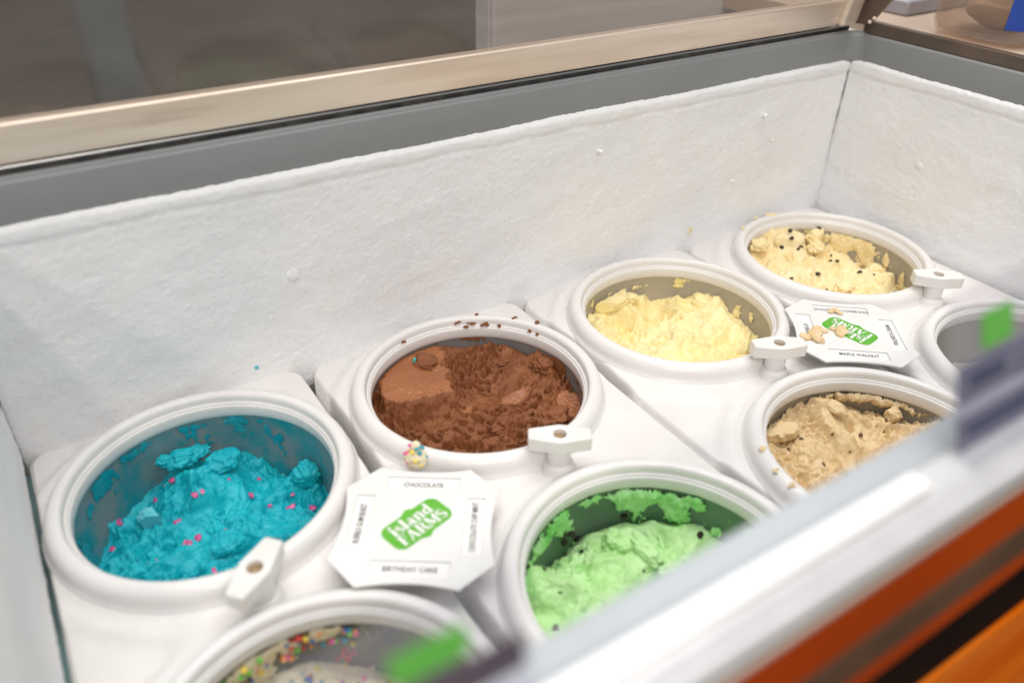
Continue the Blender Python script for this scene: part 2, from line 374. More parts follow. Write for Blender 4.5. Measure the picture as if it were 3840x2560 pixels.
# front rail
extrude_x("front_rail_ledge", [(YF+.012, .928), (YF+.010, .940), (YF+.004, .945), (-1.627, .945), (-1.627, .90), (YF+.012, .90)], XL-.3, XR+.2, 'trimtop', fz, .004)
extrude_x("front_rail", [(-1.629, .90), (-1.629, .951), (-1.635, .957), (-1.672, .957), (-1.690, .953), (-1.702, .944), (-1.712, .941), (-1.719, .938), (-1.724, .931), (-1.724, .90)], XL-.3, XR+.2, 'alu', fz, .003)
extrude_x("edge_groove", [(-1.7242, .919), (-1.7242, .925), (-1.727, .925), (-1.727, .919)], XL-.3, XR+.2, 'gasket', fz)
extrude_x("edge_lip", [(-1.7245, .903), (-1.7245, .9185), (-1.731, .916), (-1.732, .903)], XL-.3, XR+.2, 'bronze', fz, .003)
box("price_strip", (XL-.2, -1.676, .958), (.857, -1.637, .970), 'strip', fz, bv=.005)
box("front_panel", (XL-.3, -1.729, .755), (XR+.2, -1.70, .9025), 'orange', fz, bv=.003)
box("front_panel", (XL-.3, -1.729, .568), (XR+.2, -1.70, .644), 'orange', fz, bv=.003)
box("bumper_strip", (XL-.3, -1.733, .645), (XR+.2, -1.70, .754), 'stripe', fz, bv=.004)
box("recess", (XL-.3, -1.722, .345), (XR+.2, -1.70, .567), 'black', fz, bv=0)
box("lower_panel", (XL-.3, -1.731, -3.1), (XR+.2, -1.70, .344), 'orange2', fz, bv=.006)

# counter to the right with its tub and tray
ct = box("counter", (XR+.058, -4, .86), (XR+4.5, 3, .965), 'beige', bv=.006); tag(ct, "beige counter top beside the right end of the freezer", "counter")
cb = thing("snack_tub", "clear amber plastic tub with brown wafers and a blue label on the beige counter", "tub", (3.87, .02, .966))
prof = [(.001, .002), (.20, .002), (.235, .02), (.25, .06), (.285, .62), (.29, .63), (.28, .63), (.243, .07), (.228, .03), (.19, .014), (.001, .012)]
def squircle(o, k=.45):
    for v in o.data.vertices:
        a = math.atan2(v.co.y, v.co.x); m_ = (abs(math.cos(a))**4+abs(math.sin(a))**4)**-.25
        v.co.x *= 1+(m_-1)*(1-k)*1.6; v.co.y *= 1+(m_-1)*(1-k)*1.6
    return o
squircle(lathe("wall", prof, 'cup', cb, seg=64))
for k, (x, y, z, a) in enumerate(((-.03, .0, .14, .3), (.06, .05, .18, 1.2), (.03, -.04, .26, 2.2))):
    V, F = lump((x, y, z), (.15, .15, .12), 4, k+40, .35, facet=3); mk("wafer", V, F, 'wafer', cb)
for nm_, m_, z0_, z1_ in (("label_sheet", 'blueprint', .085, .36), ("label_sheet", 'paper', .362, .52)):
    lb = []
    for k in range(19):
        a = R(-148+140*k/18); m4 = (abs(math.cos(a))**4+abs(math.sin(a))**4)**-.25
        for z in (z0_, z1_): rr = (.250+.061*z+.006)*(1+(m4-1)*.55*1.6); lb.append((rr*math.cos(a), rr*math.sin(a), z))
    mk(nm_, lb, [(k*2, k*2+2, k*2+3, k*2+1) for k in range(18)], m_, cb)
tr = box("tray", (3.86, .50, .966), (4.6, .85, 1.04), 'lilac', bv=.01); tag(tr, "lilac grey tray at the back of the beige counter", "tray")

# ------------------------------------------------------------------ tub covers: plate, two rings, wing knob
YQ = -1.0504
CV = (0, -.525, 0)
def ztop(x, y):
    r0 = np.hypot(x, y-.525); r1 = np.hypot(x, y+.525)
    rc = np.minimum(r0, r1)
    z = .007*sst(.500, .486, rc)
    k = 26.0
    d = np.log(np.exp(k*(x+.075))+np.exp(k*(.545-r0))+np.exp(k*(.545-r1)))/k        # recess left of the knob
    z = z-.022*sst(.010, -.014, d)
    return z
ox = .464; oy0, oy1 = -1.030, 1.030; rad = .062
out = []
for cx, cy, a0 in ((ox-rad, oy1-rad, 0), (-ox+rad, oy1-rad, 90), (-ox+rad, oy0+rad, 180), (ox-rad, oy0+rad, 270)):
    for k in range(9):
        a = R(a0+90*k/8); out.append((cx+rad*math.cos(a), cy+rad*math.sin(a)))
dense = []
for i in range(len(out)):
    a = Vector(out[i]); b = Vector(out[(i+1) % len(out)]); n = max(1, int((b-a).length/.03))
    for k in range(n): dense.append(tuple(a+(b-a)*k/n))
hol = [circle(0, .525, .44, 72), circle(0, -.525, .44, 72)]
extra = [(x+.0003*math.sin(k), y) for k, (x, y) in enumerate([(a, b) for a in np.arange(-.45, .451, .022) for b in np.arange(-1.0, 1.001, .022)]) if min(math.hypot(x, y-.525), math.hypot(x, y+.525)) > .462 and abs(x) < .448 and inside(dense, x, y)]
for rr in (.452, .466, .484, .492, .5, .508, .518, .53):
    for cy in (.525, -.525):
        extra += [(x, y) for x, y in circle(0, cy, rr, 120) if abs(x) < .455 and abs(y) < 1.015]
vs, fs = tri_fill(dense, hol, extra)
zz = ztop(np.array([p[0] for p in vs]), np.array([p[1] for p in vs]))
nO = len(dense)
V = [(p[0], p[1], z) for p, z in zip(vs, zz)]; F = [t if True else t for t in fs]
# orient up, then turn the rim down
F2 = []
for t_ in F:
    a, b, c = (Vector(V[i]) for i in t_)
    F2.append(t_ if (b-a).cross(c-a).z > 0 else t_[::-1])
cen = [Vector(dense[i]) for i in range(nO)]
nor = []
for i in range(nO):
    d = cen[(i+1) % nO]-cen[i-1]; nor.append(Vector((d.y, -d.x)).normalized())
def ring_idx(off, dz):
    b = len(V)
    for i in range(nO):
        p = cen[i]+nor[i]*off; V.append((p.x, p.y, zz[i]*(1 if dz > -.03 else 0)+dz))
    return b
loops = [0]+[ring_idx(o_, z_) for o_, z_ in ((.004, -.0008), (.008, -.0034), (.011, -.008), (.013, -.015), (.0145, -.03), (.020, -.20))]
for a, b in zip(loops[:-1], loops[1:]):
    for i in range(nO):
        j = (i+1) % nO; F2.append((a+i, b+i, b+j, a+j))
RING = [(.4825, -.05), (.4825, .004), (.4795, .011), (.474, .016), (.4705, .026), (.4685, .040), (.464, .053), (.456, .064), (.446, .071), (.434, .0738), (.424, .0725), (.4175, .068), (.414, .060), (.4122, .050),
        (.4114, .0435), (.4097, .0405), (.4072, .0432), (.4048, .0425), (.4034, .0365), (.4020, .0335), (.4005, .034), (.3988, .032), (.3972, .026), (.3962, .016), (.396, .004), (.3965, -.004), (.400, -.012)]
cover = thing("tub_cover", "white plastic two-hole cover over the blue and the birthday cake tubs, leftmost in the freezer", "tub cover", CV, 0, "white two-hole tub covers")
mk("cover_plate", V, F2, 'white', cover)
for cy in (.525, -.525): lathe("collar_ring", RING, 'ring', cover, (0, cy, 0), 144)
lathe("knob_boss", [(.068, -.002), (.058, .006), (.054, .018), (.050, .030), (.044, .036), (.030, .038), (.001, .038)], 'white', cover, (.02, .02, 0), 40)
kn = bpy.data.objects.new("wing_knob", None)
bpy.data.objects.remove(kn)
lv = lathe("wing_knob", [(.037, .030), (.037, .034), (.039, .04), (.040, .098)], 'knob', cover, (.02, .02, 0), 32)
hexo = [(-.104, -.026), (0, -.047), (.104, -.026), (.104, .026), (0, .047), (-.104, .026)]
wg = plate("wing", hexo, [circle(0, 0, .0215, 24)], .098, .150, 'knob', lv, bv=.004)
lathe("screw_hole", [(.022, .1485), (.021, .120), (.001, .118)], 'hole', lv, seg=24)
labels = ["white plastic two-hole cover over the brown chocolate and the green mint tubs",
          "white plastic two-hole cover over the yellow vanilla and the maple walnut tubs",
          "white plastic two-hole cover over the cookie dough and nearly empty tubs, rightmost"]
covers = [cover]
for i in (1, 2, 3):
    c = dup(cover, (i, -.525, 0)); c['label'] = labels[i-1]; covers.append(c)
for c, a, dx, dy in zip(covers, (42, -31, -28, -40), (-.012, .0, .03, .06), (-.012, .008, .006, .018)):
    for ch in c.children:
        if ch.name.startswith("wing_knob"): ch.rotation_euler = (0, 0, R(a)); ch.location.x += dx*S; ch.location.y += dy*S
        if ch.name.startswith("knob_boss"): ch.location.x += dx*S; ch.location.y += dy*S

# ------------------------------------------------------------------ tubs and ice cream
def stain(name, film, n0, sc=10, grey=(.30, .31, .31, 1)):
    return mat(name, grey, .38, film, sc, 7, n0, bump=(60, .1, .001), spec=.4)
TUBS = {}
def tub(i, j, film, n0, label, sc=10, grey=(.30, .31, .31, 1)):
    m = stain("tub_wall_%d_%d" % (i, j), film, n0, sc, grey)
    y = 0 if j == 0 else YQ
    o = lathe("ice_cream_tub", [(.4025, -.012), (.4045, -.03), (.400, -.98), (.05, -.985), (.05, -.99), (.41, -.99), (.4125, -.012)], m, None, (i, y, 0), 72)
    tag(o, label, "ice cream tub", "grey tubs under the white rings"); TUBS[(i, j)] = o
G = .0031
def ice_grid():
    a = np.arange(-.404, .4041, G); return np.meshgrid(a, a, indexing='ij')
def contact(X, Y, tab, zc, pw=1.3):
    az = np.degrees(np.arctan2(Y, X)); t_ = sorted(tab); A = np.array([p[0] for p in t_], float); Z = np.array([p[1] for p in t_], float)
    A = np.concatenate([A-360, A, A+360]); Z = np.concatenate([Z, Z, Z])
    ang = np.arange(-180, 181, 2.0); zi = np.interp(ang, A, Z)
    k = np.exp(-np.linspace(-2, 2, 9)**2); k /= k.sum(); zi = np.convolve(np.concatenate([zi[-5:-1], zi, zi[1:5]]), k, 'same')[4:-4]
    zw = np.interp(az, ang, zi); r = np.hypot(X, Y)
    return zc+(zw-zc)*np.clip(r/.4, 0, 1.05)**pw
def finish(name, X, Y, Z, m, loc, label, warp=.006, wf=22, seed=0, lumps=(), fine=.006, steep=2.4, group="ice creams in the freezer"):
    lim = G*steep
    for k in range(60):                                   # torn faces stand at 60 degrees at most
        Zp = np.pad(Z, 1, mode='edge')
        Z = np.minimum(Z, np.minimum(np.minimum(Zp[:-2, 1:-1], Zp[2:, 1:-1]), np.minimum(Zp[1:-1, :-2], Zp[1:-1, 2:]))+lim)
        Z = np.minimum(Z, np.minimum(np.minimum(Zp[:-2, :-2], Zp[2:, 2:]), np.minimum(Zp[2:, :-2], Zp[:-2, 2:]))+lim*1.41)
    gx, gy = np.gradient(Z, G); nl = np.sqrt(1+gx*gx+gy*gy)
    a_ = X+.6*Z; b_ = Y-.8*Z
    f = fine*(.15+.85*sst(-.15, .25, fbm(X, Y, 4.6, 3, seed+62)))*(fbm(a_+.3*Z, b_, 30, 4, seed+51, .62)+.8*fbm(a_, b_+.4*Z, 80, 3, seed+53, .65))
    X = X-f*gx/nl; Y = Y-f*gy/nl; Z = Z+f/nl
    wx = warp*fbm(X+.7*Z, Y+.5*Z, wf, 3, seed+71); wy = warp*fbm(X-.5*Z, Y+.7*Z, wf, 3, seed+91)
    X2 = X+wx; Y2 = Y+wy; r = np.hypot(X2, Y2); k = np.where(r > .4025, .4025/np.maximum(r, 1e-6), 1); X2 = X2*k; Y2 = Y2*k
    n = X.shape[0]; g0 = ice_grid(); keep = np.hypot(*g0) < .4045
    idx = np.arange(n*n).reshape(n, n)
    q = keep[:-1, :-1] & keep[1:, :-1] & keep[1:, 1:] & keep[:-1, 1:]
    F = np.stack([idx[:-1, :-1][q], idx[1:, :-1][q], idx[1:, 1:][q], idx[:-1, 1:][q]], -1)
    used = np.zeros(n*n, bool); used[F.ravel()] = True; rm = np.cumsum(used)-1
    P = np.stack([X2.ravel(), Y2.ravel(), Z.ravel()], -1)[used]; F = rm[F]
    parts = [(P, [tuple(f) for f in F])]+list(lumps)
    V, FF = join(parts)
    o = mk(name, V, FF, m, None, loc); tag(o, label, "ice cream", group)
    return o
def billow(x, y, f, o, seed=0, gain=.55):
    v = 0; a = 1; t = 0
    for k in range(o):
        v = v+a*np.abs(perlin(x*f, y*f, seed+k*13)); t += a; a *= gain; f *= 2.07
        x, y = x*.8-y*.6, x*.6+y*.8
    return v/t
def rough_detail(X, Y, seed, th=30, a1=.03, a2=.03, a3=.014, a4=.004, m=1.0, f2=4.5, f3=24, st=2.2, arc=None, am=.012, a5=.012, fs=16, calm=.0, pt=(.10, .36)):
    """scraped ice cream: round scoop valleys between sharp ridges, torn flakes and pits across them"""
    c, s = math.cos(R(th)), math.sin(R(th)); u = X*c+Y*s; v = -X*s+Y*c
    if arc: v = np.hypot(X-arc[0], Y-arc[1]); u = np.arctan2(Y-arc[1], X-arc[0])*.3
    wx = .05*fbm(X, Y, 4, 4, seed+41, .6); wy = .05*fbm(X, Y, 4, 4, seed+43, .6)
    z = a1*fbm(X, Y, 3.5, 2, seed)-a2*(2.6*billow(X+wx, Y+wy, f2, 2, seed+3, .35)-.5)
    ms = m*(.18+.82*sst(-.12+calm, .22+calm, fbm(X, Y, 4.2, 3, seed+61)))
    uu = u+.7*wx; vv = v+.7*wy
    z = z+ms*am*fbm(uu, vv*1.4, 11, 4, seed+15, .6)
    q = vv*fs+1.5*fbm(uu, vv, 7, 4, seed+33, .6); fr = q-np.floor(q)
    z = z+ms*a5*(fr-sst(.78, 1, fr)-.4)*(.3+1.4*sst(-.1, .3, fbm(uu, vv, 9, 3, seed+37)))
    pit = fbm(uu, vv*st, f3, 3, seed+13, .6)
    z = z-ms*a3*sst(pt[0], pt[1], pit)
    return z+(.25*m+.75*ms)*a4*fbm(X, Y, 70, 3, seed+19, .65)
def chunks(X, Y, Z, n, seed, rmin, rmax, amp, box_=(-.36, .36, -.2, .38)):
    rs = np.random.RandomState(seed); N1 = fbm(X, Y, 26, 4, seed+2, .6); N2 = fbm(X, Y, 26, 4, seed+4, .6); NB = billow(X, Y, 30, 5, seed+6)
    for k in range(n):
        cx = rs.uniform(box_[0], box_[1]); cy = rs.uniform(box_[2], box_[3]); r = rs.uniform(rmin, rmax); a = rs.uniform(0, np.pi); e = rs.uniform(.5, 1)
        dx = X-cx+.55*r*N1; dy = Y-cy+.55*r*N2
        u = dx*np.cos(a)+dy*np.sin(a); v = (-dx*np.sin(a)+dy*np.cos(a))/e; d2 = (u*u+v*v)/(r*r)
        i = np.argmin((X-cx)**2+(Y-cy)**2); base = Z.ravel()[i]
        tilt = rs.uniform(-.45, .45)*u+rs.uniform(-.45, .45)*v
        top = base+amp*r*(np.sqrt(np.maximum(1-d2, 0))-.45)+tilt+.5*r*N1
        Z = np.where(d2 < 1, np.maximum(Z, top), Z)
    return Z
def polysdf(X, Y, P):
    d = np.full(X.shape, 9.0); ins = np.zeros(X.shape, bool); n = len(P)
    for i in range(n):
        x1, y1 = P[i]; x2, y2 = P[i-1]; ex, ey = x2-x1, y2-y1
        t_ = np.clip(((X-x1)*ex+(Y-y1)*ey)/(ex*ex+ey*ey), 0, 1)
        d = np.minimum(d, np.hypot(X-x1-t_*ex, Y-y1-t_*ey))
        cnd = (y1 > Y) != (y2 > Y); xx = ex*(Y-y1)/(ey if ey else 1e-9)+x1; ins ^= cnd & (X < xx)
    return np.where(ins, -d, d)
def bits(o, name, pts, Zf, mats, size, seed, shape=(1, 1, .7), rough=.2, facet=3, lift=.3, sub=2):
    rs = np.random.RandomState(seed); X, Y, Z = Zf
    for k, (x, y) in enumerate(pts):
        i = np.argmin((X-x)**2+(Y-y)**2); z = Z.ravel()[i]; s = size*rs.uniform(.5, 1.3)
        V, F = lump((0, 0, 0), np.array(shape)*s, sub, seed+k, rough, facet=facet)
        rt = Matrix.Rotation(rs.uniform(0, 6.28), 3, 'Z') @ Matrix.Rotation(rs.uniform(-.7, .7), 3, 'X') @ Matrix.Rotation(rs.uniform(-.6, .6), 3, 'Y')
        V = V@np.array(rt).T
        b = mk(name, V, F, mats[k % len(mats)], o, (x, y, z+lift*s)); b.data.shade_flat() if facet > 3 else None
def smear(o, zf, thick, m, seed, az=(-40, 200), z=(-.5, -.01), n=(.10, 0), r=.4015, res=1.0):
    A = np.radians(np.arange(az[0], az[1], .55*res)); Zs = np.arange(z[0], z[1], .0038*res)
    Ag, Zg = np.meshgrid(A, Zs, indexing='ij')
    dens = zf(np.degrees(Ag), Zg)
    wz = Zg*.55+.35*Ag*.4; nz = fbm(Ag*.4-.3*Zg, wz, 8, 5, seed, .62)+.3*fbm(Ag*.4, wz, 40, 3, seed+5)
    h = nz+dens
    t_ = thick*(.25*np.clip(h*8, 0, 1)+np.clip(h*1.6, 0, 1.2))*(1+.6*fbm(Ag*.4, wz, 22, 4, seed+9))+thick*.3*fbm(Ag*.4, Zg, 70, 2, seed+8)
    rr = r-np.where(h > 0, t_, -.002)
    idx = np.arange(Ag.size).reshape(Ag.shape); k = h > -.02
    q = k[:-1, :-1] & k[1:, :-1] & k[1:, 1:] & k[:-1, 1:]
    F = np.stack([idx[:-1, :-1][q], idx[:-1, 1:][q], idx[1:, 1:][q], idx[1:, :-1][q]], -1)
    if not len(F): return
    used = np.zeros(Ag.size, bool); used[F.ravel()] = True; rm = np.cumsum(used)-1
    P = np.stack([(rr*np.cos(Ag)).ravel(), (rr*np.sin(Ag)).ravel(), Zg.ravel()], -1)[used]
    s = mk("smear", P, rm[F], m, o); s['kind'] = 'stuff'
def bump(x, lo, hi, w): return sst(lo-w, lo+w, x)*sst(hi+w, hi-w, x)
def blob(az, z, ca, cz, wa, wz, g=1.0): return g*np.exp(-((az-ca)/wa)**2-((z-cz)/wz)**2)

X, Y = ice_grid()
# -- blue bubble gum
M['blue'] = mat("blue_ice_cream", (.0, .43, .52, 1), .5, (.004, .49, .57, 1), 24, 8, (.4, .62), bump=[(320, .6, .0012), (1000, .4, .0006)], sss=.04, col3=(.08, .62, .70, 1), n3=60, p3=(.60, .78), sssr=(.001, .003, .004))
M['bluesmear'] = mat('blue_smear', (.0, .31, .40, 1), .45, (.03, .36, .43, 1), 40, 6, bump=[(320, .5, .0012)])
M['bluepale'] = mat("pale_blue_chunk", (.16, .62, .70, 1), .5, (.08, .54, .64, 1), 60, bump=[(320, .5, .0012)], sss=.05)
M['pink'] = mat("pink_candy", (.62, .06, .24, 1), .3, (.72, .14, .34, 1), 80, sss=.1)
tab = [(159, -.26), (150, -.215), (136, -.20), (128, -.25), (119, -.22), (104, -.17), (95, -.135), (84, -.15), (74, -.175), (57, -.24), (42, -.27), (30, -.25), (21, -.17), (15, -.27), (5, -.31), (-20, -.25), (-90, -.2), (-160, -.24)]
Z = contact(X, Y, tab, -.21)
Z = Z+.05*np.exp(-((X-.03)**2+(Y-.22)**2)/.02)-.03*np.exp(-((X+.24)**2+(Y-.24)**2)/.012)+.03*np.exp(-((X-.24)**2+(Y-.08)**2)/.012)
flat = np.exp(-((X+.03)**2+(Y-.05)**2)/.010)+np.exp(-((X-.19)**2+(Y+.0)**2)/.008)
Z = Z+rough_detail(X, Y, 11, 25, .05, .055, .026, .005, 1-.5*np.clip(flat, 0, 1), 4.2, 22, am=.026, a5=.026, fs=11, calm=-.12)
Z = chunks(X, Y, Z, 16, 5, .02, .06, .55)
lum = [lump((-.19, .20, -.205), (.05, .042, .042), 5, 3, .7, 1.2, facet=3), lump((.345, .12, -.185), (.045, .042, .05), 5, 7, .55, 1.7), lump((-.022, .345, -.115), (.055, .035, .03), 5, 9, .7, 1.8), lump((.03, .36, -.12), (.04, .03, .02), 5, 12, .7, 2), lump((-.08, .36, -.11), (.03, .02, .022), 5, 15, .7, 1.8), lump((.098, .27, -.12), (.06, .045, .03), 5, 18, .6, 1.8), lump((.011, -.049, -.205), (.05, .045, .03), 5, 38, .5, 1.6)]
blue = finish("ice_cream", X, Y, Z, 'blue', (0, 0, 0), "turquoise blue bubble gum ice cream with pink candy bits", .010, 24, 11, lum[1:])
v_, f_ = lum[0]; mk("pale_chunk", v_, f_, 'bluepale', blue)
BLUEPTS = [(.091, .197), (.198, .234), (-.021, .301), (-.104, .355), (-.076, .316), (-.15, .335), (-.03, .14), (-.01, .14), (.268, .076), (.137, .127), (.184, .052), (.248, .036), (.317, .015), (.325, .03), (.345, .09), (-.162, .259), (-.107, .136), (-.277, .251), (-.107, .05), (-.10, .033), (-.069, .052), (-.325, .19), (-.331, .159), (-.23, .08), (-.21, .04), (-.042, -.146), (-.062, -.155), (.017, .01)]
bits(blue, "candy_bit", BLUEPTS, (X, Y, Z), ['pink'], .0155, 21, (1, .8, .6), rough=.45, facet=4, lift=-.05)
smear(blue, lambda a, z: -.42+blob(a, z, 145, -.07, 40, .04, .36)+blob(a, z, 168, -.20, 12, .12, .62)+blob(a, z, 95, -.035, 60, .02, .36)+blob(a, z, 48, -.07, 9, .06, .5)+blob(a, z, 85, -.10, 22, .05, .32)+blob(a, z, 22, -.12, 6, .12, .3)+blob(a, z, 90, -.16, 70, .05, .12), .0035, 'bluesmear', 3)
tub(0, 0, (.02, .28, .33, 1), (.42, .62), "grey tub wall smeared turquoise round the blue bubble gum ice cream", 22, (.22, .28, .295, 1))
# -- chocolate
M['choc'] = mat("chocolate_ice_cream", (.205, .070, .025, 1), .5, (.265, .097, .037, 1), 30, 8, (.38, .62), bump=[(340, .7, .0012), (1100, .4, .0006)], col3=(.36, .15, .06, 1), n3=45, p3=(.58, .8), spec=.3)
M['chocsm'] = mat("smooth_chocolate", (.35, .128, .045, 1), .36, (.28, .098, .034, 1), 10, 6, (.35, .65), bump=[(120, .15, .0012)], stretch=(1, 3, 3))
tab = [(150, -.09), (144, -.074), (122, -.05), (111, -.018), (98, -.035), (84, -.03), (77, -.03), (56, -.06), (40, -.03), (31, -.06), (14, -.03), (5, -.06), (-22, -.09), (-60, -.12), (-120, -.12), (178, -.12), (165, -.11)]
Zb = contact(X, Y, tab, -.105, 1.5)
SLAB = [(-.30, .27), (-.235, .335), (-.17, .385), (-.04, .42), (.04, .39), (.0, .28), (-.01, .20), (-.055, .11), (-.168, .125), (-.275, .14), (-.31, .18)]
def masks(x, y):
    a_ = polysdf(x, y, SLAB)+.055*fbm(x, y, 14, 5, 3, .6)
    b_ = np.hypot((x-.19)*.95+.25*(y-.03), (y-.035)*1.5)-.06+.018*fbm(x, y, 9, 3, 8)
    c_ = np.hypot(x-.335, (y+.15)*.7)-.06+.012*fbm(x, y, 9, 3, 18)
    return a_, b_, c_
sa, sb, sc_ = masks(X, Y)
slab = sst(.045, -.010, sa); sm2 = sst(.02, -.02, sb); sm3 = sst(.01, -.01, sc_)
Zr = Zb+rough_detail(X, Y, 23, 150, .05, .045, .040, .007, 1.0, 4.0, 27, 2.4, arc=(.10, .34), am=.020, a5=.016, fs=12, calm=-.16, pt=(.16, .30))
Zr = Zr-.03*np.exp(-((X-.19)**2+(Y-.03)**2)/.006)+.02*np.exp(-((X-.09)**2+(Y+.08)**2)/.003)
Zr = Zr*(1-sm2)+(Zb-.035+1.2*(Y-.03)**2)*sm2
Zr = Zr*(1-sm3)+(Zb+.0)*sm3
Zs = -.034-.03*(X+.1)+.10*(Y-.2)+.008*fbm(X*.6, Y, 9, 3, 5)-.5*np.maximum(np.hypot(X, Y)-.385, 0)
Z = Zr*(1-slab)+Zs*slab
lum = [lump((-.064, .314, -.022), (.045, .055, .024), 5, 5, .4, 1.7), lump((.258, .226, -.082), (.06, .05, .034), 5, 8, .7, 1.8), lump((.355, .085, -.06), (.04, .05, .034), 5, 13, .75, 1.8), lump((.077, -.094, -.118), (.07, .045, .03), 5, 22, .7, 1.8), lump((.238, -.154, -.115), (.06, .06, .04), 5, 27, .8, 1.8)]
choc = finish("ice_cream", X, Y, Z, 'choc', (1, 0, 0), "brown chocolate ice cream with a smooth slab at its back left", .006, 30, 23, lum, .007, 3.6)
choc.data.materials.append(M['chocsm'])
co = np.empty(len(choc.data.vertices)*3); choc.data.vertices.foreach_get("co", co); co = co.reshape(-1, 3)/S
va = np.minimum(np.minimum(*masks(co[:, 0], co[:, 1])[:2]), masks(co[:, 0], co[:, 1])[2])
sl = np.array([va[p.vertices[0]] < -.006 for p in choc.data.polygons])
sl[len(sl)-sum(len(l[1]) for l in lum):] = False
choc.data.polygons.foreach_set("material_index", sl.astype(np.int32))
M['teal'] = mat("teal_speck", (.08, .5, .5, 1), .4, (.12, .55, .55, 1), 50)
bits(choc, "blue_speck", [(-.105, .325)], (X, Y, Z), ['teal'], .012, 3, (1, .7, 1.3), lift=1.2)
smear(choc, lambda a, z: -.36+blob(a, z, 145, -.06, 25, .04, .5)+blob(a, z, 70, -.02, 25, .02, .42)+blob(a, z, 5, -.05, 22, .05, .5), .004, 'choc', 8, z=(-.12, -.01))
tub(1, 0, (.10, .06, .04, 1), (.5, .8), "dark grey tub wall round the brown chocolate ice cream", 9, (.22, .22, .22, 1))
# -- vanilla
M['van'] = mat("vanilla_ice_cream", (.88, .73, .33, 1), .42, (.90, .80, .48, 1), 16, 7, (.35, .65), bump=[(180, .4, .0012), (800, .2, .0004)], sss=.15, col3=(.90, .66, .13, 1), n3=16, p3=(.60, .80), sssr=(.006, .0045, .0025))
tab = [(150, -.11), (130, -.08), (110, -.10), (100, -.09), (91, -.07), (80, -.10), (72, -.105), (57, -.125), (45, -.115), (28, -.09), (16, -.105), (7, -.125), (-8, -.17), (-21, -.18), (-60, -.17), (-120, -.15), (180, -.14)]
Z = contact(X, Y, tab, -.125, 1.6)
Z = Z+.03*np.exp(-((X-.1)**2+(Y-.08)**2)/.02)-.035*np.exp(-((X+.08)**2+(Y-.29)**2)/.003)-.025*np.exp(-((X+.18)**2+(Y-.12)**2)/.004)
Z = Z+rough_detail(X, Y, 37, 20, .065, .055, .018, .002, 1.0, 4.4, 16, 1.4, am=.022, a5=.012, fs=9)
lum = [lump((-.075, .345, -.075), (.085, .035, .04), 5, 5, .5, 1.1, facet=3), lump((.34, .175, -.105), (.065, .06, .04), 5, 7, .6, 1.4), lump((.047, .355, -.088), (.04, .03, .022), 5, 14, .6, 1.4), lump((.375, -.10, -.165), (.03, .04, .03), 4, 16, .4, 1.4)]
van = finish("ice_cream", X, Y, Z, 'van', (2, 0, 0), "pale yellow vanilla ice cream in the third back tub", .009, 20, 37, lum, .003)
smear(van, lambda a, z: -.44+blob(a, z, 62, -.035, 9, .022, .62)+blob(a, z, 44, -.02, 7, .03, .62)+blob(a, z, 55, -.06, 28, .010, .42)+blob(a, z, 128, -.05, 18, .04, .45)+blob(a, z, 3, -.10, 3, .05, .5)+blob(a, z, -12, -.09, 3, .03, .5)+blob(a, z, 18, -.05, 12, .03, .22), .010, 'van', 14)
tub(2, 0, (.55, .47, .33, 1), (.55, .85), "beige grey tub wall round the pale yellow vanilla ice cream", 7, (.42, .385, .33, 1))
# -- cookie dough
M['cook'] = mat("cookie_dough_ice_cream", (.88, .71, .37, 1), .5, (.92, .80, .50, 1), 20, 7, (.35, .65), bump=[(260, .6, .0013), (900, .4, .0006)], sss=.1, col3=(.74, .52, .22, 1), n3=18, p3=(.62, .82), sssr=(.006, .0045, .0025))
M['chip'] = mat("dark_chocolate_chip", (.018, .010, .007, 1), .3, (.04, .02, .012, 1), 80)
tab = [(150, -.06), (130, -.03), (121, -.012), (100, .0), (80, -.005), (66, -.03), (52, -.05), (44, -.04), (35, -.06), (27, -.105), (16, -.13), (5, -.15), (-11, -.13), (-25, -.16), (-60, -.14), (-110, -.08), (-160, -.07)]
Z = contact(X, Y, tab, -.085, 1.2)
Z = Z+.03*np.exp(-((X-.0)**2+(Y-.26)**2)/.012)-.04*np.exp(-((X-.14)**2+(Y-.21)**2)/.003)
Z = Z+rough_detail(X, Y, 51, 60, .055, .05, .022, .005, 1.0, 5, 22, 1.5, am=.022, a5=.014, fs=11, calm=-.05)
Z = chunks(X, Y, Z, 12, 35, .02, .05, .55)
lum = [lump((.033, .28, -.005), (.085, .06, .055), 5, 5, .6, 1.3, facet=3), lump((.24, .27, -.035), (.065, .045, .045), 5, 7, .7, 1.4, facet=2), lump((.18, .215, -.055), (.045, .04, .03), 5, 12, .7, 1.6), lump((.006, -.105, -.09), (.06, .04, .03), 5, 13, .5, 1.6), lump((.37, -.03, -.14), (.04, .05, .04), 5, 17, .6, 1.8), lump((-.14, .32, -.005), (.05, .04, .03), 5, 19, .6, 1.8)]
cook = finish("ice_cream", X, Y, Z, 'cook', (3, 0, 0), "cream cookie dough ice cream with dark chocolate chips", .010, 24, 51, lum)
CP = [(-.038, .266), (.079, .232), (.031, .263), (.154, .207), (.236, .158), (.183, .117), (.198, .089), (.041, .061), (-.009, .043), (.014, .02), (.203, -.046), (.261, -.09), (-.05, -.056), (-.242, .312), (-.25, .295), (-.029, .283), (.02, .207), (.04, .215), (-.193, .054), (.3, .0), (-.1, -.1)]
bits(cook, "chocolate_chip", CP, (X, Y, Z), ['chip'], .013, 61, (1, .7, .7), rough=.4, facet=2, lift=.15)
for k, p in enumerate(((.033, .29, .046), (.255, .28, .008), (.0, .245, .030))):
    V, F = lump((0, 0, 0), (.013, .012, .012), 2, k, .2, facet=2); mk("chocolate_chip", V, F, 'chip', cook, p)
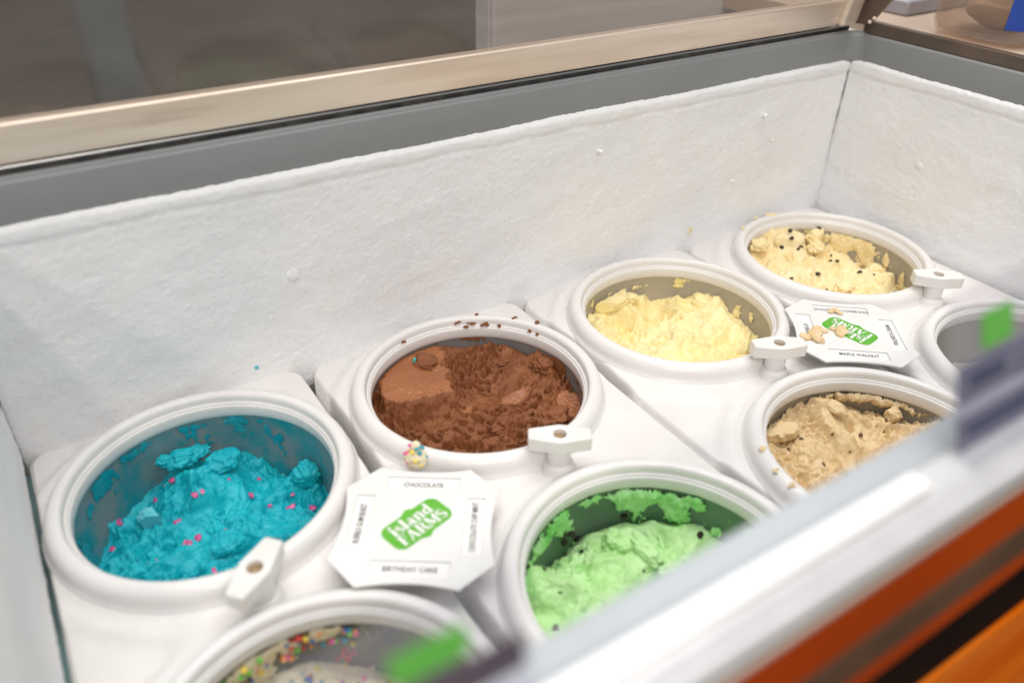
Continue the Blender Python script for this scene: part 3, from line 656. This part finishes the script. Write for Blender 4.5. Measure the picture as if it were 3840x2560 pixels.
smear(cook, lambda a, z: -.30+blob(a, z, 28, -.06, 34, .05, .5)+blob(a, z, -5, -.10, 30, .08, .42)+blob(a, z, 60, -.03, 20, .03, .2), .010, 'cook', 24)
tub(3, 0, (.52, .42, .26, 1), (.45, .75), "grey tub wall heavily smeared with cream cookie dough ice cream", 8, (.36, .34, .30, 1))
# -- mint
M['mint'] = mat("mint_ice_cream", (.47, .77, .31, 1), .48, (.58, .83, .43, 1), 22, 7, (.35, .6), bump=[(260, .6, .0013), (900, .4, .0006)], sss=.08, col3=(.25, .66, .18, 1), n3=18, p3=(.60, .80), sssr=(.003, .007, .003))
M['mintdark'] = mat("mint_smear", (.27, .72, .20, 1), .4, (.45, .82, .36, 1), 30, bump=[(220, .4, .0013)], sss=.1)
tab = [(165, -.03), (150, -.05), (131, -.08), (113, -.17), (100, -.20), (93, -.205), (79, -.18), (71, -.16), (51, -.165), (38, -.165), (27, -.16), (15, -.165), (-30, -.16), (-90, -.12), (-150, -.06)]
Z = contact(X, Y, tab, -.15, 1.2)
Z = Z+.035*np.exp(-((X-.02)**2+(Y-.22)**2)/.012)-.05*np.exp(-((X-.08)**2/.01+(Y-.06)**2/.02))
sm = sst(.03, -.03, np.hypot((X-.19)*.8, (Y-.15)*1.2)-.05)
Z = Z+rough_detail(X, Y, 67, -25, .055, .055, .024, .004, 1-.75*sm, 4.0, 20, 1.8, am=.018, a5=.024, fs=10, calm=.05)
lum = [lump((.10, .30, -.17), (.06, .05, .04), 5, 6, .65, 1.5), lump((.141, .235, -.16), (.03, .08, .03), 5, 8, .6, 1.6), lump((.17, .12, -.175), (.05, .03, .028), 5, 11, .6, 1.7)]
mint = finish("ice_cream", X, Y, Z, 'mint', (1, YQ, 0), "light green mint chocolate chip ice cream behind the front rail", .009, 22, 67, lum, .0035)
MP = [(-.017, .347), (.327, .164), (.094, .17), (-.218, .288), (-.23, .18), (-.3, .1), (.1, .02), (-.33, .02), (-.05, -.1)]
bits(mint, "chocolate_chip", MP, (X, Y, Z), ['chip'], .0135, 81, (1, .7, .8), rough=.4, facet=4, lift=.1)
for k, p in enumerate(((-.066, .388, -.125), (-.023, .392, -.15), (.0, .392, -.185), (-.058, .39, -.168), (-.04, .39, -.13), (.165, .36, -.14))):
    V, F = lump((0, 0, 0), (.014, .011, .012), 2, k, .25, facet=4); mk("chocolate_chip", V, F, 'chip', mint, p)
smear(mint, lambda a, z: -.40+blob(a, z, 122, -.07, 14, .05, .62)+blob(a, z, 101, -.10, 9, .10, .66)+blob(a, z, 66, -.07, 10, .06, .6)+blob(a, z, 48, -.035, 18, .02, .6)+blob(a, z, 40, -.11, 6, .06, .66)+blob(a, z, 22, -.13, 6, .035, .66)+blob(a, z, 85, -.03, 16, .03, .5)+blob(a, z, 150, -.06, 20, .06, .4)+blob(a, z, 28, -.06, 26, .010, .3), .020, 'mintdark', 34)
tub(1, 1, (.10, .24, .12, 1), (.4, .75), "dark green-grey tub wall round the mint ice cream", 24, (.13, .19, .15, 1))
# -- maple walnut
M['maple'] = mat("maple_ice_cream", (.73, .53, .28, 1), .45, (.80, .62, .37, 1), 20, 7, (.35, .62), bump=[(300, .6, .0013), (1000, .4, .0006)], sss=.06, col3=(.60, .37, .15, 1), n3=25, p3=(.62, .82), sssr=(.006, .004, .002))
M['walnut'] = mat("walnut_piece", (.16, .075, .03, 1), .5, (.07, .04, .025, 1), 60, bump=(200, .4, .002))
tab = [(165, -.06), (150, -.08), (130, -.09), (110, -.06), (98, -.05), (90, -.03), (75, -.03), (65, -.055), (54, -.06), (46, -.08), (29, -.065), (10, -.03), (-30, -.05), (-90, -.10), (-150, -.07)]
Z = contact(X, Y, tab, -.11, 1.4)
sm = sst(.02, -.02, np.abs(X-.03-.12*np.sin((Y-.15)*5))-.052+.022*fbm(X, Y, 8, 3, 4)+1.5*np.maximum(.10-Y, 0))
Z = Z+.03*sm-.02*np.exp(-((X-.2)**2+(Y-.1)**2)/.01)
Z = Z+rough_detail(X, Y, 83, 160, .032*(1-.5*sm), .042, .036, .005, 1-.92*sm, 4.5, 28, 2.0, arc=(-.05, .33), am=.024, a5=.018, fs=13, calm=-.22)
lum = [lump((-.124, .325, -.055), (.07, .04, .035), 5, 5, .7, 1.1, facet=2), lump((.325, .18, -.065), (.03, .028, .03), 5, 9, .6, 1.7), lump((.13, .31, -.035), (.035, .05, .022), 5, 15, .4, 1.5)]
maple = finish("ice_cream", X, Y, Z, 'maple', (2, YQ, 0), "tan maple walnut ice cream with dark nut pieces", .007, 26, 83, lum)
bits(maple, "walnut_piece", [(-.135, .275), (-.074, .275), (.174, .196), (-.036, .085), (.009, .215), (.03, .14), (-.1, .15), (.24, .15)], (X, Y, Z), ['walnut'], .0155, 91, (1, .6, .5), rough=.6, facet=3, lift=-.25)
smear(maple, lambda a, z: -.35+blob(a, z, 50, -.035, 22, .03, .75)+blob(a, z, 25, -.04, 16, .025, .5)+blob(a, z, 150, -.05, 25, .05, .5)+blob(a, z, 115, -.05, 12, .03, .3), .022, 'maple', 44, z=(-.15, -.012))
tub(2, 1, (.30, .22, .14, 1), (.45, .75), "brownish grey tub wall round the tan maple walnut ice cream", 8, (.28, .26, .23, 1))
# -- birthday cake
M['cake'] = mat("birthday_cake_ice_cream", (.76, .66, .44, 1), .45, (.82, .74, .55, 1), 20, 7, (.35, .62), bump=[(220, .5, .0013)], sss=.2)
for nm, c in (('sp_pink', (.70, .10, .30, 1)), ('sp_teal', (.02, .28, .38, 1)), ('sp_orange', (.80, .28, .05, 1)), ('sp_green', (.14, .5, .05, 1)), ('sp_blue', (.03, .12, .4, 1)), ('sp_yellow', (.85, .6, .08, 1)), ('sp_red', (.6, .05, .04, 1))):
    M[nm] = mat(nm, c, .35, tuple(min(1, v*1.25) for v in c[:3])+(1,), 60)
SP = ['sp_pink', 'sp_teal', 'sp_orange', 'sp_green', 'sp_blue', 'sp_yellow', 'sp_red']
tab = [(170, -.18), (140, -.22), (120, -.19), (100, -.15), (88, -.13), (75, -.14), (60, -.19), (30, -.26), (-30, -.30), (-90, -.26), (-150, -.24)]
Z = contact(X, Y, tab, -.12, 1.2)+rough_detail(X, Y, 97, 40)
cake = finish("ice_cream", X, Y, Z, 'cake', (0, YQ, 0), "cream birthday cake ice cream with rainbow sprinkles at the bottom edge", .008, 20, 97)
rs = np.random.RandomState(5)
bits(cake, "sprinkle", [(rs.uniform(-.3, .3), rs.uniform(-.05, .38)) for k in range(150)], (X, Y, Z), SP, .009, 101, (1.2, .7, .7), facet=0, lift=.3)
for k in range(80):
    a = R(rs.uniform(60, 165)); z = rs.uniform(-.095, -.02)-(.03 if a > 2.2 else 0); q_ = rs.uniform(.004, .010); V, F = lump((0, 0, 0), (q_, q_*1.3, q_*.8), 2, k, .5)
    mk("sprinkle", V, F, SP[k % 7], cake, (.394*math.cos(a), .394*math.sin(a), z))
smear(cake, lambda a, z: -.36+blob(a, z, 115, -.05, 45, .035, .62)+blob(a, z, 150, -.15, 14, .06, .6)+blob(a, z, 75, -.03, 30, .02, .3)+blob(a, z, 105, -.11, 22, .04, .3), .012, 'cake', 54)
for k, (c_, a_, z_) in enumerate((('sp_green', 112, -.045), ('sp_orange', 96, -.04), ('sp_yellow', 130, -.06), ('sp_pink', 152, -.14), ('sp_red', 84, -.03))):
    smear(cake, lambda a, z: -.42+blob(a, z, a_, z_, 12, .028, .6), .010, c_, 154+k, az=(60, 175), z=(-.2, -.012))
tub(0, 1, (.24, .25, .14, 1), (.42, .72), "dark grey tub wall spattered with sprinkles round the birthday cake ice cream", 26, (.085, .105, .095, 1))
# -- the nearly empty tub
M['pral'] = mat("pale_praline_ice_cream", (.70, .64, .54, 1), .45, (.76, .72, .64, 1), 20, bump=[(220, .5, .0013)], sss=.2)
tab = [(140, -.20), (100, -.22), (79, -.24), (30, -.26), (-60, -.28), (-150, -.22)]
Z = contact(X, Y, tab, -.26, 1.2)+rough_detail(X, Y, 113)
pral = finish("ice_cream", X, Y, Z, 'pral', (3, YQ, 0), "pale ice cream low in the nearly empty tub behind the slate price tag", .008, 20, 113)
tub(3, 1, (.5, .48, .44, 1), (.5, .8), "light grey tub wall of the nearly empty tub at the front right", 8, (.36, .35, .335, 1))

# ------------------------------------------------------------------ flavour signs
def arc_edge(p, q, sag, n=8):
    p = Vector(p); q = Vector(q); m_ = (p+q)/2; inn = -m_.normalized()
    return [tuple(p+(q-p)*k/n+inn*sag*(1-(2*k/n-1)**2)) for k in range(n)]
A_, B_ = .142, .236
oc = [(-A_, B_), (A_, B_), (B_, A_), (B_, -A_), (A_, -B_), (-A_, -B_), (-B_, -A_), (-B_, A_)]
outl = []
for k in range(8):
    outl += arc_edge(oc[k], oc[(k+1) % 8], .018 if k % 2 == 0 else 0.0)
def rect(x0, y0, x1, y1): return [(x0, y0), (x1, y0), (x1, y1), (x0, y1)]
slots = [rect(-.112, .140, .112, .196), rect(-.112, -.196, .112, -.140), rect(-.196, -.112, -.140, .112), rect(.140, -.112, .196, .112)]
# hand-drawn heavy serif letters for the round green badge: strokes as quads in a unit cell
def stroke(p, q, w0, w1=None):
    p = Vector(p); q = Vector(q); w1 = w0 if w1 is None else w1; n = Vector((-(q-p).y, (q-p).x)).normalized()
    return [tuple(p+n*w0/2), tuple(p-n*w0/2), tuple(q-n*w1/2), tuple(q+n*w1/2)]
def curve(pts, ws):
    out_ = []
    for k in range(len(pts)-1): out_.append(stroke(pts[k], pts[k+1], ws[k], ws[k+1]))
    return out_
def arcp(cx, cy, rx, ry, a0, a1, n=10): return [(cx+rx*math.cos(R(a0+(a1-a0)*k/n)), cy+ry*math.sin(R(a0+(a1-a0)*k/n))) for k in range(n+1)]
def hb(x0, x1, y, t=.07): return stroke((x0, y), (x1, y), t)
T, t1 = .24, .09
GL = {
 'F': (.72, [stroke((.2, 0), (.2, 1), T), hb(.02, .42, .035), hb(.02, .7, .96, .08), stroke((.67, 1), (.67, .74), .06), hb(.3, .52, .52), stroke((.52, .62), (.52, .42), .05)]),
 'A': (.95, [stroke((.14, 0), (.44, 1), t1), stroke((.74, 0), (.46, 1), T), hb(.0, .3, .035), hb(.56, .94, .035), hb(.22, .64, .33)]),
 'R': (.92, [stroke((.2, 0), (.2, 1), T), hb(.02, .42, .035), hb(.02, .45, .965), hb(.3, .5, .5)]+curve(arcp(.45, .74, .2, .235, 90, -90), [.07, .1, .15, .2, .22, .22, .22, .2, .15, .1, .07])+[stroke((.5, .5), (.78, 0), .22), hb(.68, .92, .035)]),
 'M': (1.12, [stroke((.13, 0), (.13, 1), t1), hb(.0, .28, .035), hb(.0, .2, .965), stroke((.2, 1), (.54, .12), T), stroke((.54, .12), (.86, 1), t1), stroke((.9, 0), (.9, 1), T), hb(.72, 1.1, .035), hb(.82, 1.1, .965)]),
 'S': (.70, curve(arcp(.33, .74, .24, .22, 20, 270, 12), [.08, .1, .1, .09, .1, .14, .18, .21, .23, .23, .22, .22, .23])+curve(arcp(.35, .26, .25, .23, 90, -160, 12), [.23, .22, .23, .23, .22, .2, .17, .13, .1, .1, .1, .1, .1])),
 'i': (.42, [stroke((.2, 0), (.2, .62), T), hb(.02, .4, .035), hb(.02, .25, .62), stroke((.2, .76), (.2, .98), .23)]),
 's': (.52, curve(arcp(.26, .47, .17, .15, 20, 270, 10), [.07, .07, .08, .1, .14, .17, .18, .18, .17, .17, .17])+curve(arcp(.27, .17, .18, .155, 90, -160, 10), [.17, .17, .18, .18, .16, .13, .1, .08, .08, .08, .08])),
 'l': (.42, [stroke((.2, 0), (.2, 1), T), hb(.02, .4, .035), hb(.02, .25, .965)]),
 'a': (.64, [stroke((.42, 0), (.42, .45), .21), hb(.42, .62, .05)]+curve(arcp(.3, .46, .14, .17, 0, 160, 8), [.2, .17, .13, .1, .09, .09, .1, .12, .14])+curve(arcp(.25, .18, .16, .16, 60, 330, 10), [.07, .1, .15, .18, .19, .17, .12, .08, .07, .07, .07])),
 'n': (.74, [stroke((.18, 0), (.18, .62), .21), hb(.02, .34, .035), hb(.02, .22, .62), stroke((.55, 0), (.55, .45), .21), hb(.42, .72, .035)]+curve(arcp(.38, .44, .17, .2, 160, 0, 8), [.06, .08, .1, .13, .16, .18, .2, .21, .21])),
 'd': (.72, [stroke((.5, 0), (.5, 1), .21), hb(.36, .52, .965), hb(.5, .7, .05)]+curve(arcp(.3, .32, .2, .28, 60, 300, 12), [.07, .09, .12, .16, .19, .21, .21, .21, .19, .16, .12, .09, .07])),
}
def word(s, sc, m_center, z, sy=1.0):
    wd = sum(GL[c][0] for c in s)*sc; x = -wd/2; V = []; F = []
    for k, c in enumerate(s):
        for n_, q in enumerate(GL[c][1]):
            b = len(V); V += [(x+p[0]*sc+m_center[0], p[1]*sc*sy+m_center[1], z+.00006*n_+.00002*(k % 2)) for p in q]; F.append((b, b+1, b+2, b+3))
        x += GL[c][0]*sc
    return V, F
def badge_outline(a, b, g=0):
    p = []
    for cx, cy, a0 in ((a-b*.55, b*.42, 0), (-a+b*.55, b*.42, 90), (-a+b*.55, -b*.42, 180), (a-b*.55, -b*.42, 270)):
        for k in range(9):
            an = R(a0+90*k/8); p.append((cx+(b*.55+g)*math.cos(an), cy+(b*.58+g)*math.sin(an)))
        if a0 == 0: p += [(.03, b+g), (.008, b+.012+g), (-.016, b+g)]
        if a0 == 180: p += [(-.03, -b-g), (-.006, -b-.012-g), (.018, -b-g)]
    return p
def make_sign(loc, rz, words, badge_rot, label):
    s = thing("flavour_sign", label, "sign", loc, rz, "white octagonal flavour signs")
    bd = plate("board", outl, slots, .013, .018, 'sign', s, bv=.0015)
    plate("backing", [(x*.985, y*.985) for x, y in outl], [], .007, .0122, 'sign', s, bv=.0012)
    for k, (wd, (x, y), rr) in enumerate(zip(words, ((0, .168), (0, -.168), (-.168, 0), (.168, 0)), (0, 0, 90, 90))):
        hw, hh = (.108, .026) if rr == 0 else (.026, .108)
        lb_ = plate("label_strip", rect(-hw, -hh, hw, hh), [], .0124, .0132, 'label', s, bv=0, loc=(x, y, 0))
        text(wd, .019, 'ink', lb_, (0, 0 if k else -.004, .0136), R(rr), .78 if len(wd) < 14 else (.66 if len(wd) < 20 else .62), .026)
    lg = plate("logo_edge", badge_outline(.106, .055, .004), [], .0182, .0187, 'label', s, bv=0, rz=R(badge_rot))
    gl = plate("logo_badge", badge_outline(.106, .055), [], .0188, .0192, 'green', lg, bv=0)
    V1, F1 = word("island", .044, (-.004, .003), .0196); V2, F2_ = word("FARMS", .039, (.004, -.042), .0196)
    Vw, Fw = join([(V1, F1), (V2, F2_)]); mk("lettering", Vw, Fw, 'label', lg, smooth=False)
    lathe("peg", [(.03, -.075), (.03, -.001), (.001, -.0008)], 'sign', s, seg=24)
    return s
make_sign((.470, -.552, .070), R(-34), ["CHOCOLATE", "BIRTHDAY CAKE", "BUBBLE GUM BURST", "CHOCOLATE CHIP MINT"], 48, "white octagonal flavour sign reading chocolate and birthday cake beside the blue tub")
make_sign((2.445, -.530, .068), R(-39), ["CHOCOLATE CHIP COOKIE DOUGH", "MAPLE WALNUT", "VANILLA", "PRALINES & CREAM"], 138, "white octagonal flavour sign reading maple walnut and vanilla with tan crumbs on it")

# ------------------------------------------------------------------ crumbs
def crumb(name, c, r, m, seed, label, group=None, rough=.55, sub=3, cat="crumb"):
    rs_ = np.random.RandomState(seed); r = np.array(r)
    V, F = join([lump(rs_.uniform(-.75, .75, 3)*r*(k > 0), r*rs_.uniform(.45, .8), sub, seed+k, rough+.2, 1.6, facet=3) for k in range(4)]); o = mk(name, V, F, m, None, c); tag(o, label, cat, group); return o
M['crumb'] = mat("tan_crumb", (.72, .52, .28, 1), .75, (.80, .63, .40, 1), 60, bump=(300, .8, .002))
def cluster(c, pts, m, label, seed):
    P = [lump(p, r, 3, seed+k, .5, 2.0) for k, (p, r) in enumerate(pts)]
    V, F = join(P); o = mk("crumb", V, F, m, None, c); tag(o, label, "crumb"); return o
cluster((2.30, -.475, .09), [((0, 0, .003), (.035, .026, .013)), ((.035, .02, .002), (.022, .02, .01)), ((-.02, -.03, .0), (.022, .03, .012)), ((-.045, .01, -.004), (.02, .026, .012)), ((.05, -.005, 0), (.016, .014, .008))], 'crumb', "tan crumb clump over the vanilla label at the sign's edge", 5)
cluster((2.405, -.520, .091), [((0, 0, .003), (.026, .024, .012)), ((.018, .016, .002), (.018, .016, .01)), ((-.022, -.012, 0), (.016, .018, .009)), ((-.014, .03, 0), (.012, .014, .009))], 'crumb', "tan crumb clump between the vanilla label and the green logo", 15)
cluster((2.515, -.405, .091), [((0, 0, .003), (.014, .02, .009)), ((-.018, .012, 0), (.016, .012, .007)), ((.004, -.018, 0), (.009, .012, .006))], 'crumb', "small tan crumb on the cookie dough label of the sign", 25)
ck = thing("cake_crumb", "round cream crumb dotted with coloured sprinkles in front of the chocolate tub", "crumb", (.60, -.285, .062))
V, F = lump((0, 0, .012), (.036, .034, .036), 4, 3, .35, 1.9); mk("crumb_body", V, F, 'cake', ck)
V, F = lump((.006, .008, .05), (.018, .018, .026), 3, 6, .4, 1.9); mk("crumb_tip", V, F, 'cake', ck)
for k in range(16):
    a = k*2.4; zz_ = -.008+.075*(k/16); rr = .032 if zz_ < .035 else .018
    V, F = lump((0, 0, 0), (.008, .007, .006), 2, k, .2); mk("sprinkle", V, F, ['sp_teal', 'sp_orange', 'sp_yellow', 'sp_teal', 'sp_pink'][k % 5], ck, (rr*math.cos(a), rr*math.sin(a), zz_+.006))
rs = np.random.RandomState(8)
for k, (a, r, sz) in enumerate(((106, .408, .013), (72, .414, .014), (63, .409, .022), (55, .409, .02), (47, .407, .013), (66, .404, .013), (60, .44, .010), (39, .44, .011), (26, .436, .013), (28, .41, .013), (23, .409, .012))):
    zc = float(np.interp(r, [.396, .4015, .406, .4125, .419, .436, .45], [.02, .033, .0425, .05, .066, .0745, .0735]))
    crumb("crumb", (1+r*math.cos(R(a)), r*math.sin(R(a)), zc+.002), (sz, sz*.7, sz*.45), 'choc', 60+k, "brown chocolate crumb stuck on the back rim of the chocolate tub", "chocolate crumbs on the rim", .7)
for k, (a, r, sz) in enumerate(((98, .45, .018), (84, .44, .026), (118, .44, .014))):
    crumb("crumb", (3+r*math.cos(R(a)), r*math.sin(R(a)), .074), (sz, sz*.8, sz*.45), 'cook', 80+k, "cream crumb stuck on the back rim of the cookie dough tub", "cookie dough crumbs on the rim", .6)
for k, (a, r, sz) in enumerate(((152, .44, .016), (166, .45, .012), (176, .44, .014), (196, .432, .022), (188, .425, .012))):
    crumb("crumb", (2+r*math.cos(R(a)), YQ+r*math.sin(R(a)), .073), (sz, sz*.8, sz*.4), 'maple', 90+k, "tan crumb stuck on the left rim of the maple walnut tub", "maple crumbs on the rim", .6)
crumb("crumb", (2.53, YB-.014, .09), (.014, .008, .018), 'van', 3, "small yellow crumb stuck on the frosted back wall")
crumb("crumb", (.323, YB-.014, .06), (.009, .004, .010), 'bluepale', 4, "small pale blue crumb stuck on the frosted back wall")
crumb("crumb", (1.93, -.62, .012), (.018, .014, .01), 'cook', 14, "small cream crumb on the white cover between vanilla and maple tubs")
crumb("crumb", (1.52, -1.06, .03), (.012, .016, .008), 'choc', 15, "tiny brown crumb between the mint and maple walnut tubs")

# ------------------------------------------------------------------ price tags on the front rail
def price_tag(loc, label, x0, x1, h, bands, logo, print_=()):
    """leaning acrylic holder; local x along the rail, local z up the leaning card"""
    t_ = thing("price_tag", label, "price tag", loc); t_.rotation_euler = (R(-20), 0, 0)
    box("acrylic_holder", (x0, -.004, -.012), (x1, .004, h), 'acrylic', t_, bv=.0015)
    box("acrylic_foot", (x0, -.04, -.012), (x1, -.0045, -.004), 'acrylic', t_, bv=.0015)
    for z0_, z1_, mm, e in bands: box("band", (x0+e, -.0070, z0_), (x1-e, -.0045, z1_), mm, t_, bv=0)
    a, b, c, d = logo
    box("logo", (a, -.0070, c), (b, -.0045, d), 'taggreen', t_, bv=.0008)
    for a, b, c, d in print_: box("lettering", (a, -.0078, c), (b, -.0071, d), 'ink2', t_, bv=0)
    return t_
M['ink2'] = mat("dark_blue_ink", (.05, .055, .10, 1), .5, (.06, .065, .11, 1), 100)
price_tag((.960, -1.645, .962), "leaning clear price tag with slate blue bands and a green logo at the right edge", 0, .40, .275,
    ((.083, .150, 'slate', .008), (.060, .0825, 'taglilac', .008), (.0, .0595, 'slate', .008)), (.078, .165, .160, .222), ((.04, .14, .105, .128), (.03, .30, .020, .042)))
price_tag((.128, -1.645, .962), "leaning clear price tag with a plum band and green logo at the bottom edge", -.28, 0, .19,
    ((.060, .102, 'slate2', .008),), (-.165, -.072, .112, .150))
